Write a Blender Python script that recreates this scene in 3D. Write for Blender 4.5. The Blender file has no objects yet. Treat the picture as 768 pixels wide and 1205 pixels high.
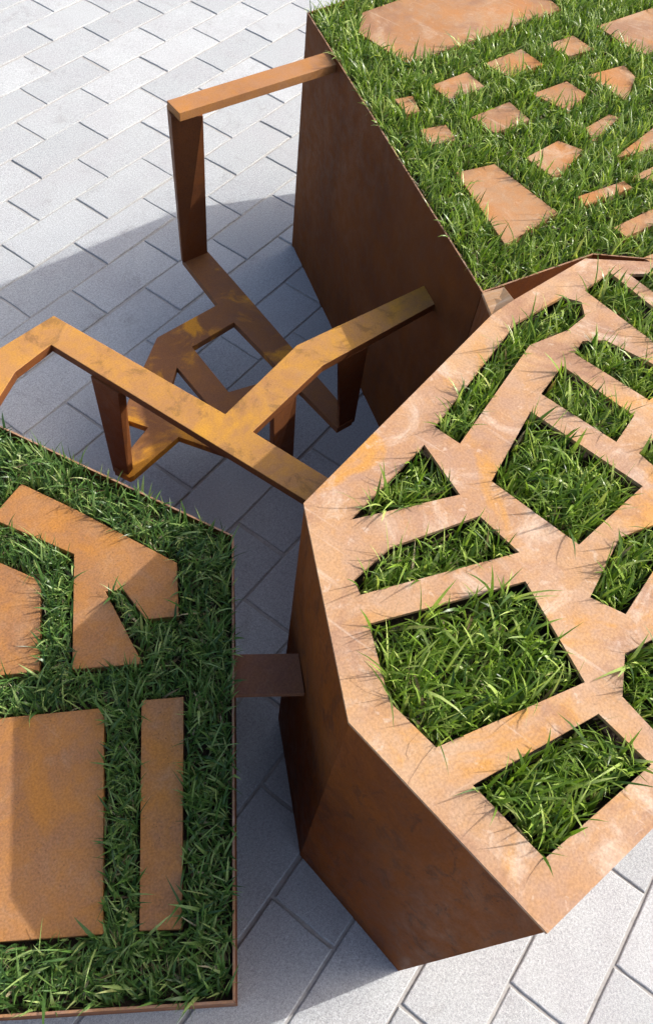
import bpy, math, random
import numpy as np
from mathutils import Vector, Matrix
from mathutils.geometry import tessellate_polygon

sc = bpy.context.scene
COL = sc.collection
rng = np.random.default_rng(7)
random.seed(7)

# ------------------------------------------------------------------ camera, sky, sun, exposure
CAM_LOC = (-2.32648, -3.07608, 1.70477)
CAM_AX = [(0.592326, -0.800705, 0.089561), (0.650973, 0.54111, 0.532386), (-0.474746, -0.257044, 0.841751)]          # right, up, back
cam_d = bpy.data.cameras.new('camera'); cam = bpy.data.objects.new('camera', cam_d); COL.objects.link(cam)
cam_d.sensor_fit = 'HORIZONTAL'; cam_d.sensor_width = 36.0; cam_d.lens = 43.6975
cam_d.clip_start = 0.02; cam_d.clip_end = 500
m = Matrix((CAM_AX[0], CAM_AX[1], CAM_AX[2])).transposed().to_4x4(); m.translation = Vector(CAM_LOC)
cam.matrix_world = m
sc.camera = cam

SUN_AZ = math.radians(146.0 - 180.0)   # direction towards the sun, from +x counter-clockwise
SUN_EL = math.radians(36.0)
sun_vec = Vector((math.cos(SUN_AZ)*math.cos(SUN_EL), math.sin(SUN_AZ)*math.cos(SUN_EL), math.sin(SUN_EL)))
w = bpy.data.worlds.new('World'); sc.world = w; w.use_nodes = True
nt = w.node_tree
sky = nt.nodes.new('ShaderNodeTexSky'); sky.sky_type = 'NISHITA'; sky.sun_disc = False
sky.sun_elevation = SUN_EL; sky.sun_rotation = math.pi/2 - SUN_AZ
sky.air_density = 0.7; sky.dust_density = 4.5; sky.ozone_density = 0.6
nt.nodes['Background'].inputs['Strength'].default_value = 0.15
nt.links.new(sky.outputs[0], nt.nodes['Background'].inputs['Color'])
sl = bpy.data.lights.new('sun', 'SUN'); sl.energy = 2.3; sl.angle = math.radians(0.55); sl.color = (1.0, 0.98, 0.95)
so = bpy.data.objects.new('sun', sl); COL.objects.link(so)
so.rotation_euler = sun_vec.to_track_quat('Z', 'Y').to_euler(); so.location = (3, -4, 5)
sc.view_settings.view_transform = 'Standard'; sc.view_settings.look = 'None'
sc.view_settings.exposure = 1.0; sc.view_settings.gamma = 1.0
sc.view_settings.use_curve_mapping = False

# ------------------------------------------------------------------ node helpers
def new_mat(name):
    mt = bpy.data.materials.new(name); mt.use_nodes = True
    return mt, mt.node_tree, mt.node_tree.nodes['Principled BSDF']
def nd(t, typ, **kw):
    n = t.nodes.new(typ)
    for k, v in kw.items(): setattr(n, k, v)
    return n
def noise(t, vec, scale, detail=6, rough=0.6, dist=0.0):
    n = nd(t, 'ShaderNodeTexNoise')
    n.inputs['Scale'].default_value = scale; n.inputs['Detail'].default_value = detail
    n.inputs['Roughness'].default_value = rough; n.inputs['Distortion'].default_value = dist
    t.links.new(vec, n.inputs['Vector']); return n.outputs['Fac']
def ramp(t, fac, a, b, ca=0.0, cb=1.0):
    n = nd(t, 'ShaderNodeMapRange'); n.interpolation_type = 'SMOOTHSTEP'
    n.inputs['From Min'].default_value = a; n.inputs['From Max'].default_value = b
    n.inputs['To Min'].default_value = ca; n.inputs['To Max'].default_value = cb
    t.links.new(fac, n.inputs['Value']); return n.outputs[0]
def mix(t, fac, a, b, mode='MIX'):
    n = nd(t, 'ShaderNodeMix', data_type='RGBA', blend_type=mode)
    for sock, v in ((n.inputs[0], fac), (n.inputs[6], a), (n.inputs[7], b)):
        if hasattr(v, 'node'): t.links.new(v, sock)
        elif isinstance(v, (int, float)): sock.default_value = v
        else: sock.default_value = (*v, 1.0)
    return n.outputs[2]
def math_n(t, op, a, b):
    n = nd(t, 'ShaderNodeMath', operation=op)
    for i, v in enumerate((a, b)):
        if hasattr(v, 'node'): t.links.new(v, n.inputs[i])
        else: n.inputs[i].default_value = v
    return n.outputs[0]

def corten(name, c0, c1, hot, pale, hot_amt=0.5, pale_amt=0.4, streak=0.0, speck=0.35, rough=0.62, seed=0.0, vary=0.0, dark=(0.06,0.032,0.02), dark_amt=0.0, spec=0.22, pits=0.5, mid_amt=0.45, hot_scale=5.0, hot_lo=0.52, brown=None, spots=0.0, scr=1.0, dark_scale=13, zs=1.0):
    """weathering steel: mottled brown c0..c1, hot orange bloom, pale scuffs, fine pitting"""
    mt, t, b = new_mat(name)
    tc = nd(t, 'ShaderNodeTexCoord'); mp = nd(t, 'ShaderNodeMapping')
    mp.inputs['Location'].default_value = (seed, seed*1.7, seed*0.6); mp.inputs['Scale'].default_value = (1, 1, zs)
    t.links.new(tc.outputs['Object'], mp.inputs['Vector'])
    v = mp.outputs[0]
    if vary:
        oi = nd(t, 'ShaderNodeObjectInfo'); vm = nd(t, 'ShaderNodeVectorMath', operation='ADD')
        cb = nd(t, 'ShaderNodeCombineXYZ'); s = math_n(t, 'MULTIPLY', oi.outputs['Random'], 9.0)
        t.links.new(s, cb.inputs[0]); t.links.new(s, cb.inputs[2])
        t.links.new(v, vm.inputs[0]); t.links.new(cb.outputs[0], vm.inputs[1]); v = vm.outputs[0]
    col = mix(t, ramp(t, noise(t, v, 4.5, 8, 0.62, 0.4), 0.33, 0.68), c0, c1)
    col = mix(t, ramp(t, noise(t, v, hot_scale, 7, 0.58, 0.9), hot_lo, hot_lo+0.13, 0, hot_amt), col, hot)
    mid = noise(t, v, 32, 8, 0.68, 0.3)
    col = mix(t, ramp(t, mid, 0.36, 0.66, 0.0, mid_amt), col, hot)
    if brown:
        col = mix(t, ramp(t, noise(t, v, 5.6, 8, 0.64, 0.7), 0.50, 0.64, 0, 0.85), col, brown)
    if dark_amt:
        col = mix(t, ramp(t, noise(t, v, dark_scale, 9, 0.72, 0.7), 0.53, 0.62, 0, dark_amt), col, dark)
    if streak:
        m2 = nd(t, 'ShaderNodeMapping'); m2.inputs['Scale'].default_value = (1, 1, 0.07)
        t.links.new(v, m2.inputs['Vector'])
        st = noise(t, m2.outputs[0], 22, 6, 0.6)
        col = mix(t, ramp(t, st, 0.42, 0.72, 0, streak), col, c1)
        st2 = noise(t, m2.outputs[0], 9, 5, 0.6)
        col = mix(t, ramp(t, st2, 0.5, 0.75, 0, streak*0.7), col, dark)
    # pale rubbed patches and fine drag scratches
    pl = noise(t, v, 8.5, 9, 0.72, 1.2)
    col = mix(t, ramp(t, pl, 0.50, 0.70, 0, pale_amt), col, pale)
    m3 = nd(t, 'ShaderNodeMapping'); m3.inputs['Scale'].default_value = (1.0, 0.05, 1.0); m3.inputs['Rotation'].default_value = (0, 0, 0.5)
    t.links.new(v, m3.inputs['Vector'])
    sc1 = noise(t, m3.outputs[0], 90, 4, 0.5)
    col = mix(t, ramp(t, sc1, 0.63, 0.74, 0, pale_amt*0.55*scr), col, pale)
    if spots:
        col = mix(t, ramp(t, noise(t, v, 60, 5, 0.6, 0.5), 0.62, 0.70, 0, spots), col, pale)
    fine = noise(t, v, 330, 3, 0.6)
    k = ramp(t, fine, 0.25, 0.75, 1.0-speck, 1.0+speck*0.55)
    cmb = nd(t, 'ShaderNodeCombineColor')
    for i in range(3): t.links.new(k, cmb.inputs[i])
    col = mix(t, 1.0, col, cmb.outputs[0], 'MULTIPLY')
    pit = nd(t, 'ShaderNodeTexVoronoi'); pit.inputs['Scale'].default_value = 170; t.links.new(v, pit.inputs['Vector'])
    pf = math_n(t, 'MULTIPLY', ramp(t, pit.outputs['Distance'], 0.10, 0.22, pits, 0.0), ramp(t, noise(t, v, 14, 3), 0.45, 0.6))
    col = mix(t, pf, col, dark)
    t.links.new(col, b.inputs['Base Color'])
    t.links.new(ramp(t, mid, 0.3, 0.7, rough-0.12, rough+0.14), b.inputs['Roughness'])
    b.inputs['Specular IOR Level'].default_value = spec
    bp = nd(t, 'ShaderNodeBump'); bp.inputs['Strength'].default_value = 0.28; bp.inputs['Distance'].default_value = 0.0012
    hsum = math_n(t, 'ADD', math_n(t, 'MULTIPLY', fine, 0.4), mid)
    t.links.new(hsum, bp.inputs['Height']); t.links.new(bp.outputs[0], b.inputs['Normal'])
    return mt

M_BTOP = corten('corten_top_plate', (0.355,0.208,0.128), (0.44,0.275,0.155), (0.47,0.225,0.05), (0.61,0.49,0.38), 0.95, 0.62, speck=0.20, seed=1.3, pits=0.25, mid_amt=0.3, hot_scale=6.5, hot_lo=0.53, brown=(0.285,0.15,0.088), spots=0.35)
M_APLATE = corten('corten_pads_worn', (0.285,0.15,0.07), (0.37,0.22,0.115), (0.38,0.15,0.035), (0.48,0.36,0.25), 0.75, 0.5, speck=0.16, seed=4.1, vary=1, pits=0.25, brown=(0.25,0.13,0.07), spots=0.25)
M_CPLATE = corten('corten_pads_speckled', (0.285,0.135,0.058), (0.35,0.17,0.068), (0.43,0.178,0.03), (0.40,0.27,0.17), 0.75, 0.25, speck=0.26, seed=7.7, vary=1, spots=0.12)
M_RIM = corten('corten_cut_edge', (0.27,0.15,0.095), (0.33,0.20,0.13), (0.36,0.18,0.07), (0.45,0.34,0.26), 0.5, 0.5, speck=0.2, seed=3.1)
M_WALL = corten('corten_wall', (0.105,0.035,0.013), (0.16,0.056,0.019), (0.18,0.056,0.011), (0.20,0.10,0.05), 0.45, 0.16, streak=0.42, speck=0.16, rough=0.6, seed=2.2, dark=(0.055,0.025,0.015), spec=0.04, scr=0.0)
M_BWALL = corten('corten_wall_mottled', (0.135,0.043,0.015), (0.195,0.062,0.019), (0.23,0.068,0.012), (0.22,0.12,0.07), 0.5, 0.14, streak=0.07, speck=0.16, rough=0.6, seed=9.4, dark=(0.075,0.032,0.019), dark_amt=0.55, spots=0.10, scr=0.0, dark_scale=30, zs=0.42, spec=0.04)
M_YEL = corten('corten_yellow_rust', (0.31,0.15,0.055), (0.39,0.195,0.065), (0.49,0.24,0.025), (0.46,0.30,0.16), 0.85, 0.14, speck=0.16, seed=5.2, dark=(0.13,0.07,0.025), dark_amt=0.5)
M_ARM = corten('corten_arm', (0.28,0.13,0.052), (0.34,0.165,0.07), (0.40,0.17,0.035), (0.42,0.28,0.16), 0.6, 0.2, speck=0.16, seed=3.7)
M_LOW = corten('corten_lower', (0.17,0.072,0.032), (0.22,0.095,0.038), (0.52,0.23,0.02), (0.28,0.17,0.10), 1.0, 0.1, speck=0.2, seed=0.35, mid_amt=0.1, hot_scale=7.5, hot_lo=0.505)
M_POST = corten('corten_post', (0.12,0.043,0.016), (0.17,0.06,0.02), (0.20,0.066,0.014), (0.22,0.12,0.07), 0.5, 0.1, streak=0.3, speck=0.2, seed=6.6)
M_LINK = corten('corten_link', (0.15,0.062,0.034), (0.19,0.08,0.042), (0.22,0.09,0.034), (0.30,0.19,0.12), 0.3, 0.3, speck=0.22, seed=8.8)

def mat_paver():
    mt, t, b = new_mat('grey_concrete_paver')
    tc = nd(t, 'ShaderNodeTexCoord'); gm = nd(t, 'ShaderNodeNewGeometry'); v = gm.outputs['Position']
    oi = nd(t, 'ShaderNodeObjectInfo')
    col = mix(t, oi.outputs['Random'], (0.375,0.392,0.392), (0.462,0.477,0.472))
    col = mix(t, ramp(t, noise(t, v, 6, 6, 0.6), 0.38, 0.66, 0, 0.5), col, (0.385,0.385,0.388))
    stain = ramp(t, noise(t, v, 11, 8, 0.7, 0.8), 0.54, 0.74, 0, 0.5)
    col = mix(t, stain, col, (0.27,0.265,0.25))
    g1 = noise(t, v, 620, 3, 0.65); g2 = noise(t, v, 190, 4, 0.6)
    k = math_n(t, 'MULTIPLY', ramp(t, g1, 0.28, 0.72, 0.66, 1.24), ramp(t, g2, 0.3, 0.7, 0.84, 1.12))
    cmb = nd(t, 'ShaderNodeCombineColor')
    for i in range(3): t.links.new(k, cmb.inputs[i])
    col = mix(t, 1.0, col, cmb.outputs[0], 'MULTIPLY')
    vo = nd(t, 'ShaderNodeTexVoronoi'); vo.inputs['Scale'].default_value = 85; t.links.new(v, vo.inputs['Vector'])
    hole = ramp(t, vo.outputs['Distance'], 0.05, 0.13, 0.55, 0.0)
    hole = math_n(t, 'MULTIPLY', hole, ramp(t, noise(t, v, 30, 2), 0.5, 0.58))
    col = mix(t, hole, col, (0.12,0.12,0.12))
    t.links.new(col, b.inputs['Base Color']); b.inputs['Roughness'].default_value = 0.9
    b.inputs['Specular IOR Level'].default_value = 0.25
    bp = nd(t, 'ShaderNodeBump'); bp.inputs['Strength'].default_value = 0.55; bp.inputs['Distance'].default_value = 0.0016
    t.links.new(math_n(t, 'SUBTRACT', math_n(t, 'ADD', g1, math_n(t, 'MULTIPLY', g2, 1.3)), hole), bp.inputs['Height'])
    t.links.new(bp.outputs[0], b.inputs['Normal'])
    return mt
def mat_simple(name, ca, cb, scale, rough=0.95, bump=0.4, dist=0.003):
    mt, t, b = new_mat(name); gm = nd(t, 'ShaderNodeNewGeometry'); v = gm.outputs['Position']
    n1 = noise(t, v, scale, 8, 0.7); n2 = noise(t, v, scale*14, 4, 0.7)
    col = mix(t, ramp(t, n1, 0.35, 0.65), ca, cb)
    col = mix(t, ramp(t, n2, 0.4, 0.7, 0, 0.5), col, tuple(x*0.55 for x in ca))
    t.links.new(col, b.inputs['Base Color']); b.inputs['Roughness'].default_value = rough
    b.inputs['Specular IOR Level'].default_value = 0.2
    bp = nd(t, 'ShaderNodeBump'); bp.inputs['Strength'].default_value = bump; bp.inputs['Distance'].default_value = dist
    t.links.new(n2, bp.inputs['Height']); t.links.new(bp.outputs[0], b.inputs['Normal'])
    return mt
M_PAVER = mat_paver()
M_SAND = mat_simple('joint_sand', (0.42,0.405,0.375), (0.33,0.32,0.30), 7)
M_SOIL = mat_simple('dark_soil', (0.022,0.016,0.011), (0.04,0.029,0.018), 40)

def mat_grass(name, lo, mid, hi):
    mt, t, b = new_mat(name)
    at = nd(t, 'ShaderNodeAttribute', attribute_name='tint')
    cr = nd(t, 'ShaderNodeValToRGB'); t.links.new(at.outputs['Fac'], cr.inputs[0])
    e = cr.color_ramp.elements
    e[0].position = 0.0; e[0].color = (*lo, 1); e[1].position = 0.45; e[1].color = (*mid, 1)
    for p, c in ((0.80, hi), (0.90, (0.17,0.115,0.06)), (0.95, (0.30,0.25,0.12)), (1.0, (0.50,0.44,0.28))):
        x = e.new(p); x.color = (*c, 1)
    uvn = nd(t, 'ShaderNodeAttribute', attribute_name='across')
    gm = nd(t, 'ShaderNodeNewGeometry')
    rib = ramp(t, noise(t, gm.outputs['Position'], 420, 2), 0.3, 0.7, 0.86, 1.12)
    cmb = nd(t, 'ShaderNodeCombineColor')
    for i in range(3): t.links.new(rib, cmb.inputs[i])
    col = mix(t, 1.0, cr.outputs[0], cmb.outputs[0], 'MULTIPLY')
    t.links.new(col, b.inputs['Base Color']); b.inputs['Roughness'].default_value = 0.34
    b.inputs['Specular IOR Level'].default_value = 0.36
    tr = nd(t, 'ShaderNodeBsdfTranslucent'); ms = nd(t, 'ShaderNodeMixShader'); ms.inputs[0].default_value = 0.27
    tcol = mix(t, 1.0, col, (1.25,1.3,0.55), 'MULTIPLY')
    t.links.new(tcol, tr.inputs['Color'])
    t.links.new(b.outputs[0], ms.inputs[1]); t.links.new(tr.outputs[0], ms.inputs[2])
    t.links.new(ms.outputs[0], t.nodes['Material Output'].inputs['Surface'])
    return mt
M_GRASS = mat_grass('grass_blades', (0.035,0.085,0.014), (0.18,0.29,0.034), (0.47,0.56,0.17))
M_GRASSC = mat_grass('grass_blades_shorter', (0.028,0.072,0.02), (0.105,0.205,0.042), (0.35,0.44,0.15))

# ------------------------------------------------------------------ mesh helpers
def link(name, verts, faces, mat, parent=None, bevel=0.0, base=(0,0,0)):
    me = bpy.data.meshes.new(name)
    bx, by, bz = base
    me.from_pydata([(x-bx, y-by, z-bz) for x, y, z in verts], [], faces)
    me.validate(); me.update()
    if mat: me.materials.append(mat)
    o = bpy.data.objects.new(name, me); COL.objects.link(o)
    if parent: o.parent = parent
    else: o.location = base
    if bevel:
        bv = o.modifiers.new('edge', 'BEVEL'); bv.width = bevel; bv.segments = 2; bv.limit_method = 'ANGLE'; bv.angle_limit = math.radians(30)
    return o
def empty(name, loc, label, cat, group=None):
    o = bpy.data.objects.new(name, None); COL.objects.link(o); o.location = loc; o.empty_display_size = 0.1
    o['label'] = label; o['category'] = cat
    if group: o['group'] = group
    return o
def area(p): return 0.5*sum(p[i][0]*p[(i+1)%len(p)][1]-p[(i+1)%len(p)][0]*p[i][1] for i in range(len(p)))
def ccw(p): return list(p) if area(p) > 0 else list(p)[::-1]
def prism(outer, holes, z0, z1):
    """extruded plate; z0/z1 numbers"""
    loops = [ccw(outer)] + [ccw(h)[::-1] for h in holes]
    flat = [q for l in loops for q in l]; n = len(flat)
    tris = tessellate_polygon([[Vector((x, y, 0)) for x, y in l] for l in loops])
    verts = [(x, y, z1) for x, y in flat] + [(x, y, z0) for x, y in flat]
    faces = []
    for a, b, c in tris:
        (ax, ay), (bx, by), (cx, cy) = flat[a], flat[b], flat[c]
        if (bx-ax)*(cy-ay)-(by-ay)*(cx-ax) < 0: b, c = c, b
        faces.append((a, b, c)); faces.append((n+a, n+c, n+b))
    k = 0
    for l in loops:
        for i in range(len(l)):
            a, b = k+i, k+(i+1) % len(l)
            faces.append((b, a, n+a, n+b))
        k += len(l)
    return verts, faces
def inset(p, d):
    p = ccw(p); out = []
    for i in range(len(p)):
        a, b, c = Vector(p[i-1]), Vector(p[i]), Vector(p[(i+1) % len(p)])
        e1 = (b-a).normalized(); e2 = (c-b).normalized()
        n1 = Vector((-e1.y, e1.x)); n2 = Vector((-e2.y, e2.x))
        nn = (n1+n2); nn *= d/max(0.2, nn.dot(n1))
        out.append((b.x+nn.x, b.y+nn.y))
    return out
def loft(top, zt, bot, zb):
    v = [(x, y, zt) for x, y in top] + [(x, y, zb) for x, y in bot]
    f = [(0, 1, 2, 3), (7, 6, 5, 4)] + [(j, i, 4+i, 4+j) for i, j in ((0, 1), (1, 2), (2, 3), (3, 0))]
    if area(top) < 0: f = [q[::-1] for q in f]
    return v, f
def side_panels(outline, z0, z1, th, mat, parent, base):
    p = ccw(outline); q = inset(p, th); n = len(p)
    for i in range(n):
        j = (i+1) % n
        v, f = prism([p[i], p[j], q[j], q[i]], [], z0, z1)
        o = link('side_panel', v, f, mat, parent, 0.0005, base)
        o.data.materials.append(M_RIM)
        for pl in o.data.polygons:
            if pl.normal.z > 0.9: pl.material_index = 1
def inside(P, poly):
    x, y = P[:, 0], P[:, 1]; r = np.zeros(len(P), bool); n = len(poly)
    for i in range(n):
        x1, y1 = poly[i]; x2, y2 = poly[(i+1) % n]
        c = ((y1 > y) != (y2 > y)) & (x < (x2-x1)*(y-y1)/((y2-y1)+1e-12)+x1)
        r ^= c
    return r

# ------------------------------------------------------------------ pavement
LX, LY = 0.30658, 0.15
ground = link('pavement', [(-40,-40,-0.0042),(40,-40,-0.0042),(40,40,-0.0042),(-40,40,-0.0042)], [(0,1,2,3)], M_SAND)
ground['kind'] = 'structure'
GAPX, GAPY, CH = 0.0058, 0.0054, 0.0028
def paver_shape(r):
    hx, hy = LX/2-GAPX/2, LY/2-GAPY/2
    j = lambda a: r.uniform(-a, a)
    base = []
    N = 5
    side = [(-hx, -hy, hx, -hy), (hx, -hy, hx, hy), (hx, hy, -hx, hy), (-hx, hy, -hx, -hy)]
    for x0, y0, x1, y1 in side:
        for k in range(N):
            u = k/N; base.append((x0+(x1-x0)*u+j(0.0013), y0+(y1-y0)*u+j(0.0013)))
    n = len(base)
    v = [(x*(1-CH/hx), y*(1-CH/hy), 0.0) for x, y in base] + [(x*(1-0.3*CH/hx), y*(1-0.3*CH/hy), -CH*0.5) for x, y in base] + [(x, y, -CH*1.3) for x, y in base] + [(x, y, -0.02) for x, y in base]
    f = [tuple(range(n))]
    for L in range(3):
        for i in range(n):
            k = (i+1) % n; f.append((L*n+i, (L+1)*n+i, (L+1)*n+k, L*n+k))
    return v, f
pav_mesh = []
for i in range(8):
    v, f = paver_shape(random); me = bpy.data.meshes.new('paver'); me.from_pydata(v, [], f); me.materials.append(M_PAVER); me.update(); pav_mesh.append((me, v, f))
# footprint of the near paving that is laid stone by stone
QUAD = [(-0.05, 0.15), (2.2, -2.0), (-1.9, -4.0), (-2.9, -2.75)]
cells = []
for r in range(-75, 110):
    for a in range(-45, 60):
        X = a - r/2.0 + 0.5; cx = X*LX; cy = -(r+0.5)*LY
        if -9 < cx < 7 and -10 < cy < 7: cells.append((cx, cy))
cells = np.array(cells); near = inside(cells, QUAD)
covered = inside(cells, [(-0.72, -2.0), (-1.08, -2.62), (-0.74, -3.05), (-0.1, -3.1), (0.4, -2.75), (0, -2.1)])
idx_near = [i for i in np.nonzero(near)[0] if not covered[i]][:300]
near_set = set(int(i) for i in idx_near)
for i in idx_near:
    o = bpy.data.objects.new('paver', pav_mesh[int(i) % 8][0]); COL.objects.link(o); o.parent = ground
    o.location = (cells[i, 0]+random.uniform(-.0022, .0022), cells[i, 1]+random.uniform(-.0014, .0014), random.uniform(-.0016, .0006))
    o.rotation_euler = (random.uniform(-.003, .003), random.uniform(-.002, .002), random.choice((0, math.pi))+random.uniform(-.009, .009))
fv, ff = [], []
for i, (cx, cy) in enumerate(cells):
    if i in near_set: continue
    _, v, f = pav_mesh[i % 8]; k = len(fv)
    fv += [(x+cx, y+cy, z) for x, y, z in v]; ff += [tuple(q+k for q in fc) for fc in f]
o = link('paver_field', fv, ff, M_PAVER, ground); o['kind'] = 'stuff'

# ------------------------------------------------------------------ grass
def grass(name, regions, excl, z, ztop, dens, lmean, wmean, label, mat, lean=0.55, clear=0.003, seed=1):
    g = np.random.default_rng(seed)
    P = []
    for reg in regions:
        reg = np.array(reg); lo, hi = reg.min(0), reg.max(0)
        n = int(dens*(hi[0]-lo[0])*(hi[1]-lo[1]))
        q = lo+g.random((n, 2))*(hi-lo)
        q = q[inside(q, [tuple(x) for x in inset([tuple(x) for x in reg], clear)])]
        P.append(q)
    P = np.vstack(P)
    for e in excl: P = P[~inside(P, e)]
    def field(p, s, ph):
        return np.sin(p[:, 0]*s+ph)*np.cos(p[:, 1]*s*1.13-ph*1.7)+0.6*np.sin((p[:, 0]*0.7+p[:, 1])*s*2.1+ph*2.3)
    # tufts: thin out between clumps
    keep = g.random(len(P)) < 0.72+0.28*field(P, 95, 0.4)
    P = P[keep]; n = len(P)
    flow = 2.2*field(P, 26, 1.1)+1.3*field(P, 70, 2.7)
    az = flow+g.normal(0, 1.5, n)
    L = lmean*np.clip(g.lognormal(0, 0.30, n), 0.45, 2.1)*(1+0.16*field(P, 34, 3.3))
    W = wmean*np.clip(g.lognormal(0, 0.32, n), 0.4, 1.9)
    th0 = np.abs(g.normal(lean*0.45, 0.26, n)); bend = np.abs(g.normal(lean*1.05, 0.5, n))
    tint = np.clip(g.beta(1.3, 1.55, n)*0.84+0.06*field(P, 40, 5.1), 0, 0.84)
    dry = g.random(n); tint = np.where(dry > 0.915, g.uniform(0.88, 1.0, n), tint)
    low = (dry > 0.88); th0 = np.where(low, g.uniform(0.9, 1.35, n), th0); L = np.where(low, L*0.8, L)
    S = 5
    def curve(az, th0, bend, L, P):
        c = np.zeros((len(P), S+1, 3)); c[:, 0, :2] = P; c[:, 0, 2] = z
        for s in range(S):
            th = np.minimum(th0+bend*((s+0.3)/S)**1.4, 1.95); st = L/S
            c[:, s+1, 0] = c[:, s, 0]+np.cos(az)*np.sin(th)*st
            c[:, s+1, 1] = c[:, s, 1]+np.sin(az)*np.sin(th)*st
            c[:, s+1, 2] = np.maximum(c[:, s, 2]+np.cos(th)*st, z+0.002)
        return c
    def hits(c):                                   # does a blade run into steel?
        bad = np.zeros(len(c), bool)
        for k in range(1, S+1):
            for u in (0.5, 1.0):
                q = c[:, k-1]*(1-u)+c[:, k]*u
                free = np.zeros(len(c), bool)
                for reg in regions: free |= inside(q[:, :2], reg)
                for e in excl: free &= ~inside(q[:, :2], e)
                bad |= (~free) & (q[:, 2] < ztop+0.0015)
        return bad
    ctr = curve(az, th0, bend, L, P)
    for trial in range(3):
        b = hits(ctr)
        if not b.any(): break
        az[b] = az[b]+(math.pi if trial == 0 else 1.6); th0[b] *= (0.8 if trial < 2 else 0.25)
        if trial == 2: bend[b] *= 0.3
        ctr[b] = curve(az[b], th0[b], bend[b], L[b], P[b])
    ok = ~hits(ctr)
    ctr, az, W, tint, P = ctr[ok], az[ok], W[ok], tint[ok], P[ok]; n = len(P)
    dirx, diry = np.cos(az), np.sin(az)
    tw = g.normal(0, 0.9, n)
    wv = np.zeros((n, 3)); wv[:, 0] = -diry*np.cos(tw); wv[:, 1] = dirx*np.cos(tw); wv[:, 2] = np.sin(tw)*0.7
    prof = np.array([0.75, 1.0, 0.98, 0.82, 0.5])
    V = np.zeros((n, 2*S+1, 3))
    for s in range(S):
        V[:, 2*s] = ctr[:, s]-wv*(W*prof[s]*0.5)[:, None]; V[:, 2*s+1] = ctr[:, s]+wv*(W*prof[s]*0.5)[:, None]
    V[:, 2*S] = ctr[:, S]
    nv = 2*S+1
    loops = []
    for s in range(S-1): loops += [2*s, 2*s+1, 2*s+3, 2*s+2]
    loops += [2*S-2, 2*S-1, 2*S]
    loops = np.array(loops); starts = np.array([4*s for s in range(S)]); nl = len(loops)
    me = bpy.data.meshes.new(name)
    me.vertices.add(n*nv); me.vertices.foreach_set('co', V.reshape(-1))
    me.loops.add(n*nl); me.loops.foreach_set('vertex_index', (loops[None]+np.arange(n)[:, None]*nv).reshape(-1).astype(np.int32))
    me.polygons.add(n*S); me.polygons.foreach_set('loop_start', (starts[None]+np.arange(n)[:, None]*nl).reshape(-1).astype(np.int32))
    me.update(calc_edges=True); me.validate()
    a = me.attributes.new('tint', 'FLOAT', 'POINT'); a.data.foreach_set('value', np.repeat(tint, nv).astype(np.float32))
    me.polygons.foreach_set('use_smooth', np.ones(n*S, bool))
    me.materials.append(mat)
    o = bpy.data.objects.new(name, me); COL.objects.link(o)
    o['label'] = label; o['category'] = 'grass'; o['kind'] = 'stuff'
    return o

# ------------------------------------------------------------------ tall planter with the cut-out top plate
ZA, ZB, ZC, ZU, ZL = 0.705, 0.865, 0.56, 0.547, 0.25
B_OUT = [(-1.8608, -2.7893), (-2.0538, -2.9981), (-2.1027, -3.2703), (-1.8535, -3.3416), (-1.4491, -3.383), (-0.9551, -3.1373), (-1.1803, -2.8548), (-1.3481, -2.8125),
 (-1.401, -2.8025)]
B_HOLES = [[(-1.6461, -2.8517), (-1.648, -2.8944), (-1.4187, -2.879), (-1.3495, -2.9091), (-1.3042, -2.9161), (-1.2784, -2.8972), (-1.2895, -2.8678), (-1.3925, -2.8393)],
 [(-1.844, -2.849), (-1.6813, -2.8575), (-1.7197, -2.9379)], [(-1.9089, -2.9019), (-1.8437, -2.9112), (-1.7315, -2.9747), (-1.7457, -3.0419), (-1.9204, -2.92)],
 [(-1.9447, -2.9492), (-1.777, -3.0676), (-1.8483, -3.1852), (-2.0179, -3.0887), (-2.0073, -3.0204)],
 [(-2.0272, -3.1404), (-1.8721, -3.2142), (-1.8874, -3.286), (-2.0444, -3.2366)], [(-1.5326, -2.9422), (-1.5465, -3.1238), (-1.6864, -3.0966), (-1.6738, -2.9593)],
 [(-1.4227, -2.9363), (-1.4393, -3.0625), (-1.5009, -3.0628), (-1.4931, -2.9377)],
 [(-1.3878, -2.9401), (-1.3556, -2.9371), (-1.3296, -2.9638), (-1.3238, -3.075), (-1.3971, -3.068)],
 [(-1.2505, -2.888), (-1.1821, -2.9012), (-1.2208, -3.0316), (-1.2941, -3.0779)], [(-1.1641, -2.927), (-1.0722, -3.0277), (-1.0881, -3.0791), (-1.1986, -3.0705)],
 [(-1.7454, -3.1413), (-1.6414, -3.1335), (-1.5695, -3.176), (-1.5907, -3.191), (-1.7381, -3.1865)],
 [(-1.7858, -3.2073), (-1.8366, -3.2275), (-1.8574, -3.2976), (-1.7019, -3.3312), (-1.7077, -3.2456)],
 [(-1.498, -3.0956), (-1.4028, -3.1122), (-1.4135, -3.1885), (-1.5164, -3.1661)], [(-1.2344, -3.0848), (-1.0977, -3.1268), (-1.2718, -3.2354), (-1.36, -3.1812)],
 [(-1.5263, -3.2073), (-1.4108, -3.2257), (-1.4606, -3.3281), (-1.6293, -3.316), (-1.644, -3.2423)]]
bb = (-1.6, -3.05, 0.0)
tb = empty('steel_planter', bb, 'tallest rusty steel planter, its flat top plate cut with angular holes full of grass', 'planter', 'rusty steel planters')
TP = 0.006
v, f = prism(B_OUT, B_HOLES, ZB-TP, ZB); link('top_plate', v, f, M_BTOP, tb, 0, bb)
side_panels(inset(B_OUT, 0.0012), -0.004, ZB-TP, 0.006, M_BWALL, tb, bb)
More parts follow.
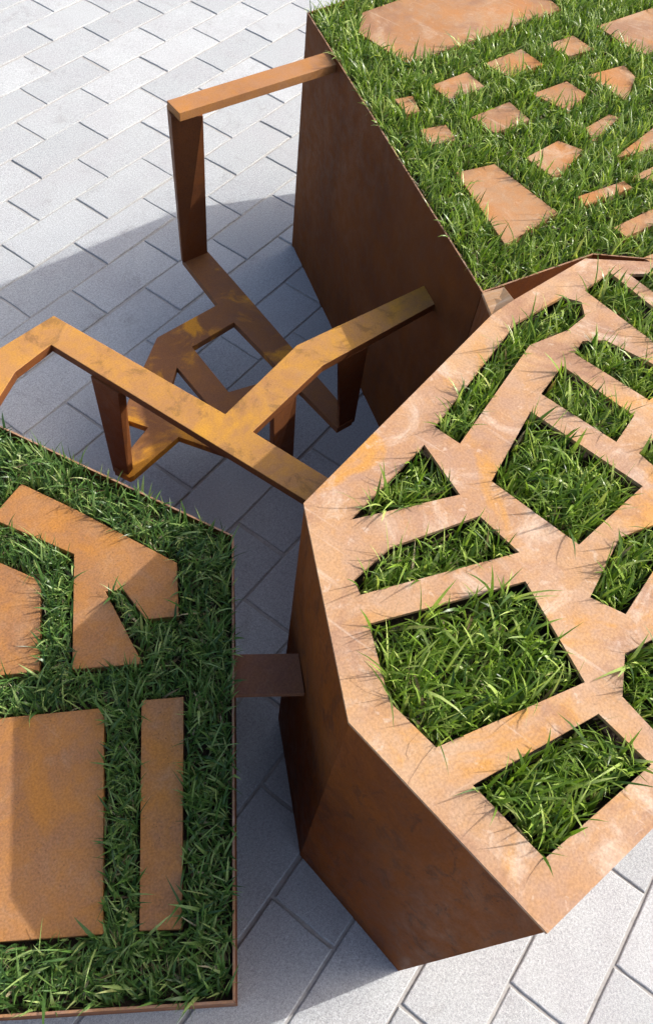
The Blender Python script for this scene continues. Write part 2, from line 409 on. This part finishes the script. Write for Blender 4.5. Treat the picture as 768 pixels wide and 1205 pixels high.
v, f = prism(inset(B_OUT, 0.012), [], ZB-0.30, ZB-0.030); link('soil', v, f, M_SOIL, tb, 0, bb)
TA, TB = ([(-1.1863, -2.7068), (-1.1444, -2.731)], [(-1.3473, -2.8134), (-1.4015, -2.8019)])
n0, n1 = Vector((*TA[0], ZA)), Vector((*TB[1], ZB))
vt = [(*TA[0], ZA), (*TA[1], ZA), (*TB[0], ZB-0.001), (*TB[1], ZB-0.001)]
TB_T = 0.006
def slab(top, bot, mat, name):
    vv = list(top)+list(bot)
    fc = [(3, 2, 1, 0), (4, 5, 6, 7), (5, 4, 0, 1), (6, 5, 1, 2), (7, 6, 2, 3), (4, 7, 3, 0)]
    return link(name, vv, fc, mat, tb, 0.0006, bb)
slab(vt, [(x, y, z-TB_T) for x, y, z in vt], M_BTOP, 'bridge_plate')
cxm = sum(p[0] for p in vt)/4; cym = sum(p[1] for p in vt)/4
sk = [(x+(cxm-x)*0.03, y+(cym-y)*0.03, z-TB_T-0.0002) for x, y, z in vt]
slab(sk, [(x, y, -0.004) for x, y, z in sk], M_WALL, 'bridge_skirt')  # skirt lengthened down to the ground so no sunlight passes under the bridge
grass('grass', B_HOLES, [], ZB-0.030, ZB, 72000, 0.042, 0.0035, 'lush green grass growing up through the cut-outs of the tallest planter', M_GRASS, lean=0.75, clear=0.0015, seed=11)

# ------------------------------------------------------------------ wide planter with scattered rusty pads in its turf
A_OUT = [(-0.6117, -1.8587), (-1.1863, -2.7068), (-0.9383, -2.82), (-0.74, -3.1), (-0.1, -3.15), (0.45, -2.75), (0.075, -2.026)]
A_PL = [[(-0.5951, -2.0058), (-0.508, -1.9548), (-0.1965, -2.0274), (-0.02, -2.1678), (-0.096, -2.3131), (-0.6235, -2.1678)],
 [(-0.7712, -2.23), (-0.7298, -2.2519), (-0.7688, -2.2981), (-0.8023, -2.2831)], [(-0.6623, -2.2602), (-0.5495, -2.2905), (-0.5738, -2.357), (-0.6828, -2.3223)],
 [(-0.4834, -2.303), (-0.3569, -2.3345), (-0.379, -2.4092), (-0.4932, -2.3707)], [(-0.2921, -2.3691), (-0.1958, -2.3993), (-0.217, -2.4708), (-0.2947, -2.4372)],
 [(-0.1038, -2.4232), (0.1096, -2.4911), (0.2019, -2.5638), (0.0072, -2.6142), (-0.1521, -2.5796)],
 [(-0.8297, -2.3373), (-0.7721, -2.3684), (-0.8025, -2.4183), (-0.8629, -2.3831)], [(-0.7059, -2.3958), (-0.5855, -2.4284), (-0.6149, -2.4989), (-0.7205, -2.4658)],
 [(-0.5183, -2.4511), (-0.4049, -2.4874), (-0.4193, -2.5488), (-0.518, -2.5485)], [(-0.3393, -2.5129), (-0.2286, -2.5598), (-0.2583, -2.6049), (-0.378, -2.6344)],
 [(-0.5499, -2.611), (-0.4584, -2.6273), (-0.4511, -2.6515), (-0.5848, -2.6444)], [(-0.7516, -2.5625), (-0.6416, -2.5867), (-0.6316, -2.6461), (-0.7712, -2.6486)],
 [(-0.9054, -2.4778), (-0.8207, -2.5234), (-0.8713, -2.7056), (-1.0362, -2.6717)], [(-0.794, -2.7114), (-0.6708, -2.7639), (-0.6782, -2.7876), (-0.8096, -2.7393)],
 [(-0.6119, -2.7106), (-0.4333, -2.7287), (-0.3173, -2.7491), (-0.4026, -2.7974), (-0.5096, -2.762)],
 [(-0.643, -2.7716), (-0.5118, -2.8092), (-0.5541, -2.8577), (-0.6258, -2.8129)], [(-0.8331, -2.8146), (-0.643, -2.8745), (-0.6592, -2.9147), (-0.8405, -2.847)],
 [(-0.8775, -2.9007), (-0.7783, -2.9407), (-0.7849, -2.9902), (-0.8816, -2.9654)]]
ba = (-0.5, -2.5, 0.0)
ta = empty('steel_planter', ba, 'wide rusty steel planter topped with turf and many small scattered steel pads', 'planter', 'rusty steel planters')
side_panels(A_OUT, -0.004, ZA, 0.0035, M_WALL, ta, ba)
v, f = prism(inset(A_OUT, 0.0037), [], ZA-0.3, ZA-0.016); link('soil', v, f, M_SOIL, ta, 0, ba)
for p in A_PL:
    v, f = prism(p, [], ZA-0.045, ZA-0.0); link('steel_pad', v, f, M_APLATE, ta, 0.001, ba)
grass('grass', [A_OUT], [inset(p, -0.0005) for p in A_PL], ZA-0.016, ZA, 52000, 0.037, 0.0033, 'sunlit turf between the many small steel pads of the wide planter', M_GRASS, lean=0.8, clear=0.0045, seed=23)

# ------------------------------------------------------------------ low planter with large pads
C_OUT = [(-1.817, -2.6346), (-2.3238, -3.0633), (-2.5739, -2.7612), (-2.6392, -2.5187), (-2.1156, -1.6897), (-1.961, -1.8812)]
C_PL = [[(-2.0404, -2.3145), (-2.0187, -2.3018), (-1.9646, -2.2922), (-1.9433, -2.4002), (-1.9129, -2.5952), (-1.9817, -2.6611), (-2.017, -2.6264), (-2.002, -2.5634),
  (-2.0215, -2.5441), (-2.0729, -2.6723), (-2.1439, -2.5982), (-2.005, -2.4581)],
 [(-2.1237, -2.284), (-2.0883, -2.3808), (-2.0709, -2.4526), (-2.1754, -2.5627), (-2.277, -2.4618)],
 [(-2.3288, -2.4987), (-2.1566, -2.6759), (-2.3662, -2.8823), (-2.5095, -2.7158)], [(-2.1153, -2.7099), (-2.0737, -2.7543), (-2.3028, -2.9573), (-2.3362, -2.916)],
 [(-2.1936, -1.9955), (-2.0971, -2.1895), (-2.2593, -2.3934), (-2.3793, -2.306)]]
bc = (-2.2, -2.4, 0.0)
tcn = empty('steel_planter', bc, 'lowest rusty steel planter, shaded turf set with a few large smooth steel pads', 'planter', 'rusty steel planters')
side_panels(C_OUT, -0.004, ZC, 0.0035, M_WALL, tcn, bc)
v, f = prism(inset(C_OUT, 0.0037), [], ZC-0.28, ZC-0.020); link('soil', v, f, M_SOIL, tcn, 0, bc)
for p in C_PL:
    v, f = prism(p, [], ZC-0.05, ZC-0.004); link('steel_pad', v, f, M_CPLATE, tcn, 0.0012, bc)
grass('grass', [C_OUT], [inset(p, -0.0005) for p in C_PL], ZC-0.020, ZC, 80000, 0.035, 0.0030, 'shaded turf around the large steel pads of the lowest planter', M_GRASSC, lean=0.85, clear=0.0045, seed=37)

# ------------------------------------------------------------------ branching bar frame between the planters
TH = 0.019
UP = [(-1.609, -2.8), (-1.645, -2.802), (-1.6714, -2.8), (-1.6779, -2.6719), (-1.7076, -2.0868), (-1.7978, -2.0892), (-1.9046, -2.1341), (-1.9221, -2.0567),
 (-1.8244, -2.0186), (-1.6502, -2.0328), (-1.6209, -2.4491), (-1.3949, -2.4423), (-1.0405, -2.5515), (-1.0728, -2.5979), (-1.4043, -2.514), (-1.62, -2.5144)]
LOW_OUT = [(-1.1096, -1.8567), (-1.1777, -2.0398), (-1.3647, -2.0047), (-1.5598, -2.0945), (-1.7177, -2.2067), (-1.7113, -2.246), (-1.7021, -2.2498), (-1.5594, -2.2516),
 (-1.5278, -2.3556), (-1.4806, -2.4844), (-1.4372, -2.4919), (-1.4307, -2.4252), (-1.4559, -2.3275), (-1.3769, -2.3261), (-1.2667, -2.373), (-1.3029, -2.5139),
 (-1.2586, -2.5266), (-1.2302, -2.4559), (-1.0823, -2.0134), (-1.0399, -1.8824)]
LOW_H = [[(-1.199, -2.1116), (-1.2509, -2.3085), (-1.3238, -2.2828), (-1.3833, -2.2508), (-1.3314, -2.0898)], [(-1.4055, -2.1069), (-1.4494, -2.2576), (-1.5133, -2.1679)],
 [(-1.5984, -2.1345), (-1.5842, -2.1813), (-1.6506, -2.1926)]]
bf = (-1.4, -2.3, 0.0)
tf = empty('branching_frame', bf, 'two-tier branching frame of flat rusty steel bars joining the three planters', 'metal frame')
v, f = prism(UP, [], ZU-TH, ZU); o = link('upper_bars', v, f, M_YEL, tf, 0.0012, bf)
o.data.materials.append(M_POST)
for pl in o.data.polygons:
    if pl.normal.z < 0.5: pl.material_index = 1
v, f = prism([(-1.1253, -1.8643), (-0.691, -1.997), (-0.7174, -2.0465), (-1.1415, -1.9159)], [], 0.695-TH, 0.695); link('arm_bar', v, f, M_ARM, tf, 0.0012, bf)
v, f = prism(LOW_OUT, LOW_H, ZL-TH, ZL); link('lower_bars', v, f, M_LOW, tf, 0.0012, bf)
for (tq, bq), zt, zb in ((([(-1.1163, -1.8536), (-1.1428, -1.8908), (-1.091, -1.9382), (-1.0647, -1.9003)], [(-1.1111, -1.8551), (-1.1205, -1.8695), (-1.0461, -1.8908), (-1.0389, -1.8785)]), 0.695-TH+0.001, ZL-0.001), (([(-1.7055, -2.1853), (-1.7036, -2.2553), (-1.6868, -2.2587), (-1.688, -2.1889)], [(-1.7114, -2.1945), (-1.7081, -2.2375), (-1.6878, -2.2332), (-1.6914, -2.193)]), ZU-TH+0.001, ZL-TH-0.002), (([(-1.3619, -2.5241), (-1.3474, -2.5285), (-1.2885, -2.5442), (-1.3025, -2.5391)], [(-1.282, -2.5009), (-1.2907, -2.5123), (-1.2448, -2.5244), (-1.2369, -2.5138)]), ZU-TH+0.001, ZL-TH-0.002), (([(-1.5511, -2.4989), (-1.5571, -2.514), (-1.4803, -2.5097), (-1.4783, -2.4956)], [(-1.4892, -2.4596), (-1.4922, -2.4742), (-1.4379, -2.4875), (-1.4347, -2.4728)]), ZU-TH+0.001, ZL-0.001)):
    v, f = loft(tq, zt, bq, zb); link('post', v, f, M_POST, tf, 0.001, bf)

# ------------------------------------------------------------------ short link between low and tall planter
CONN = [(-1.9745, -2.766), (-1.9104, -2.8441), (-1.9556, -2.8903), (-2.0242, -2.8078)]
v, f = prism(CONN, [], ZU-0.013, ZU)
cbase = (CONN[0][0], CONN[0][1], ZU-0.013)
o = link('connecting_bar', v, f, M_LINK, None, 0.001, cbase)
o['label'] = 'short wide brown steel bar bridging the gap between lowest and tallest planter'; o['category'] = 'steel bar'
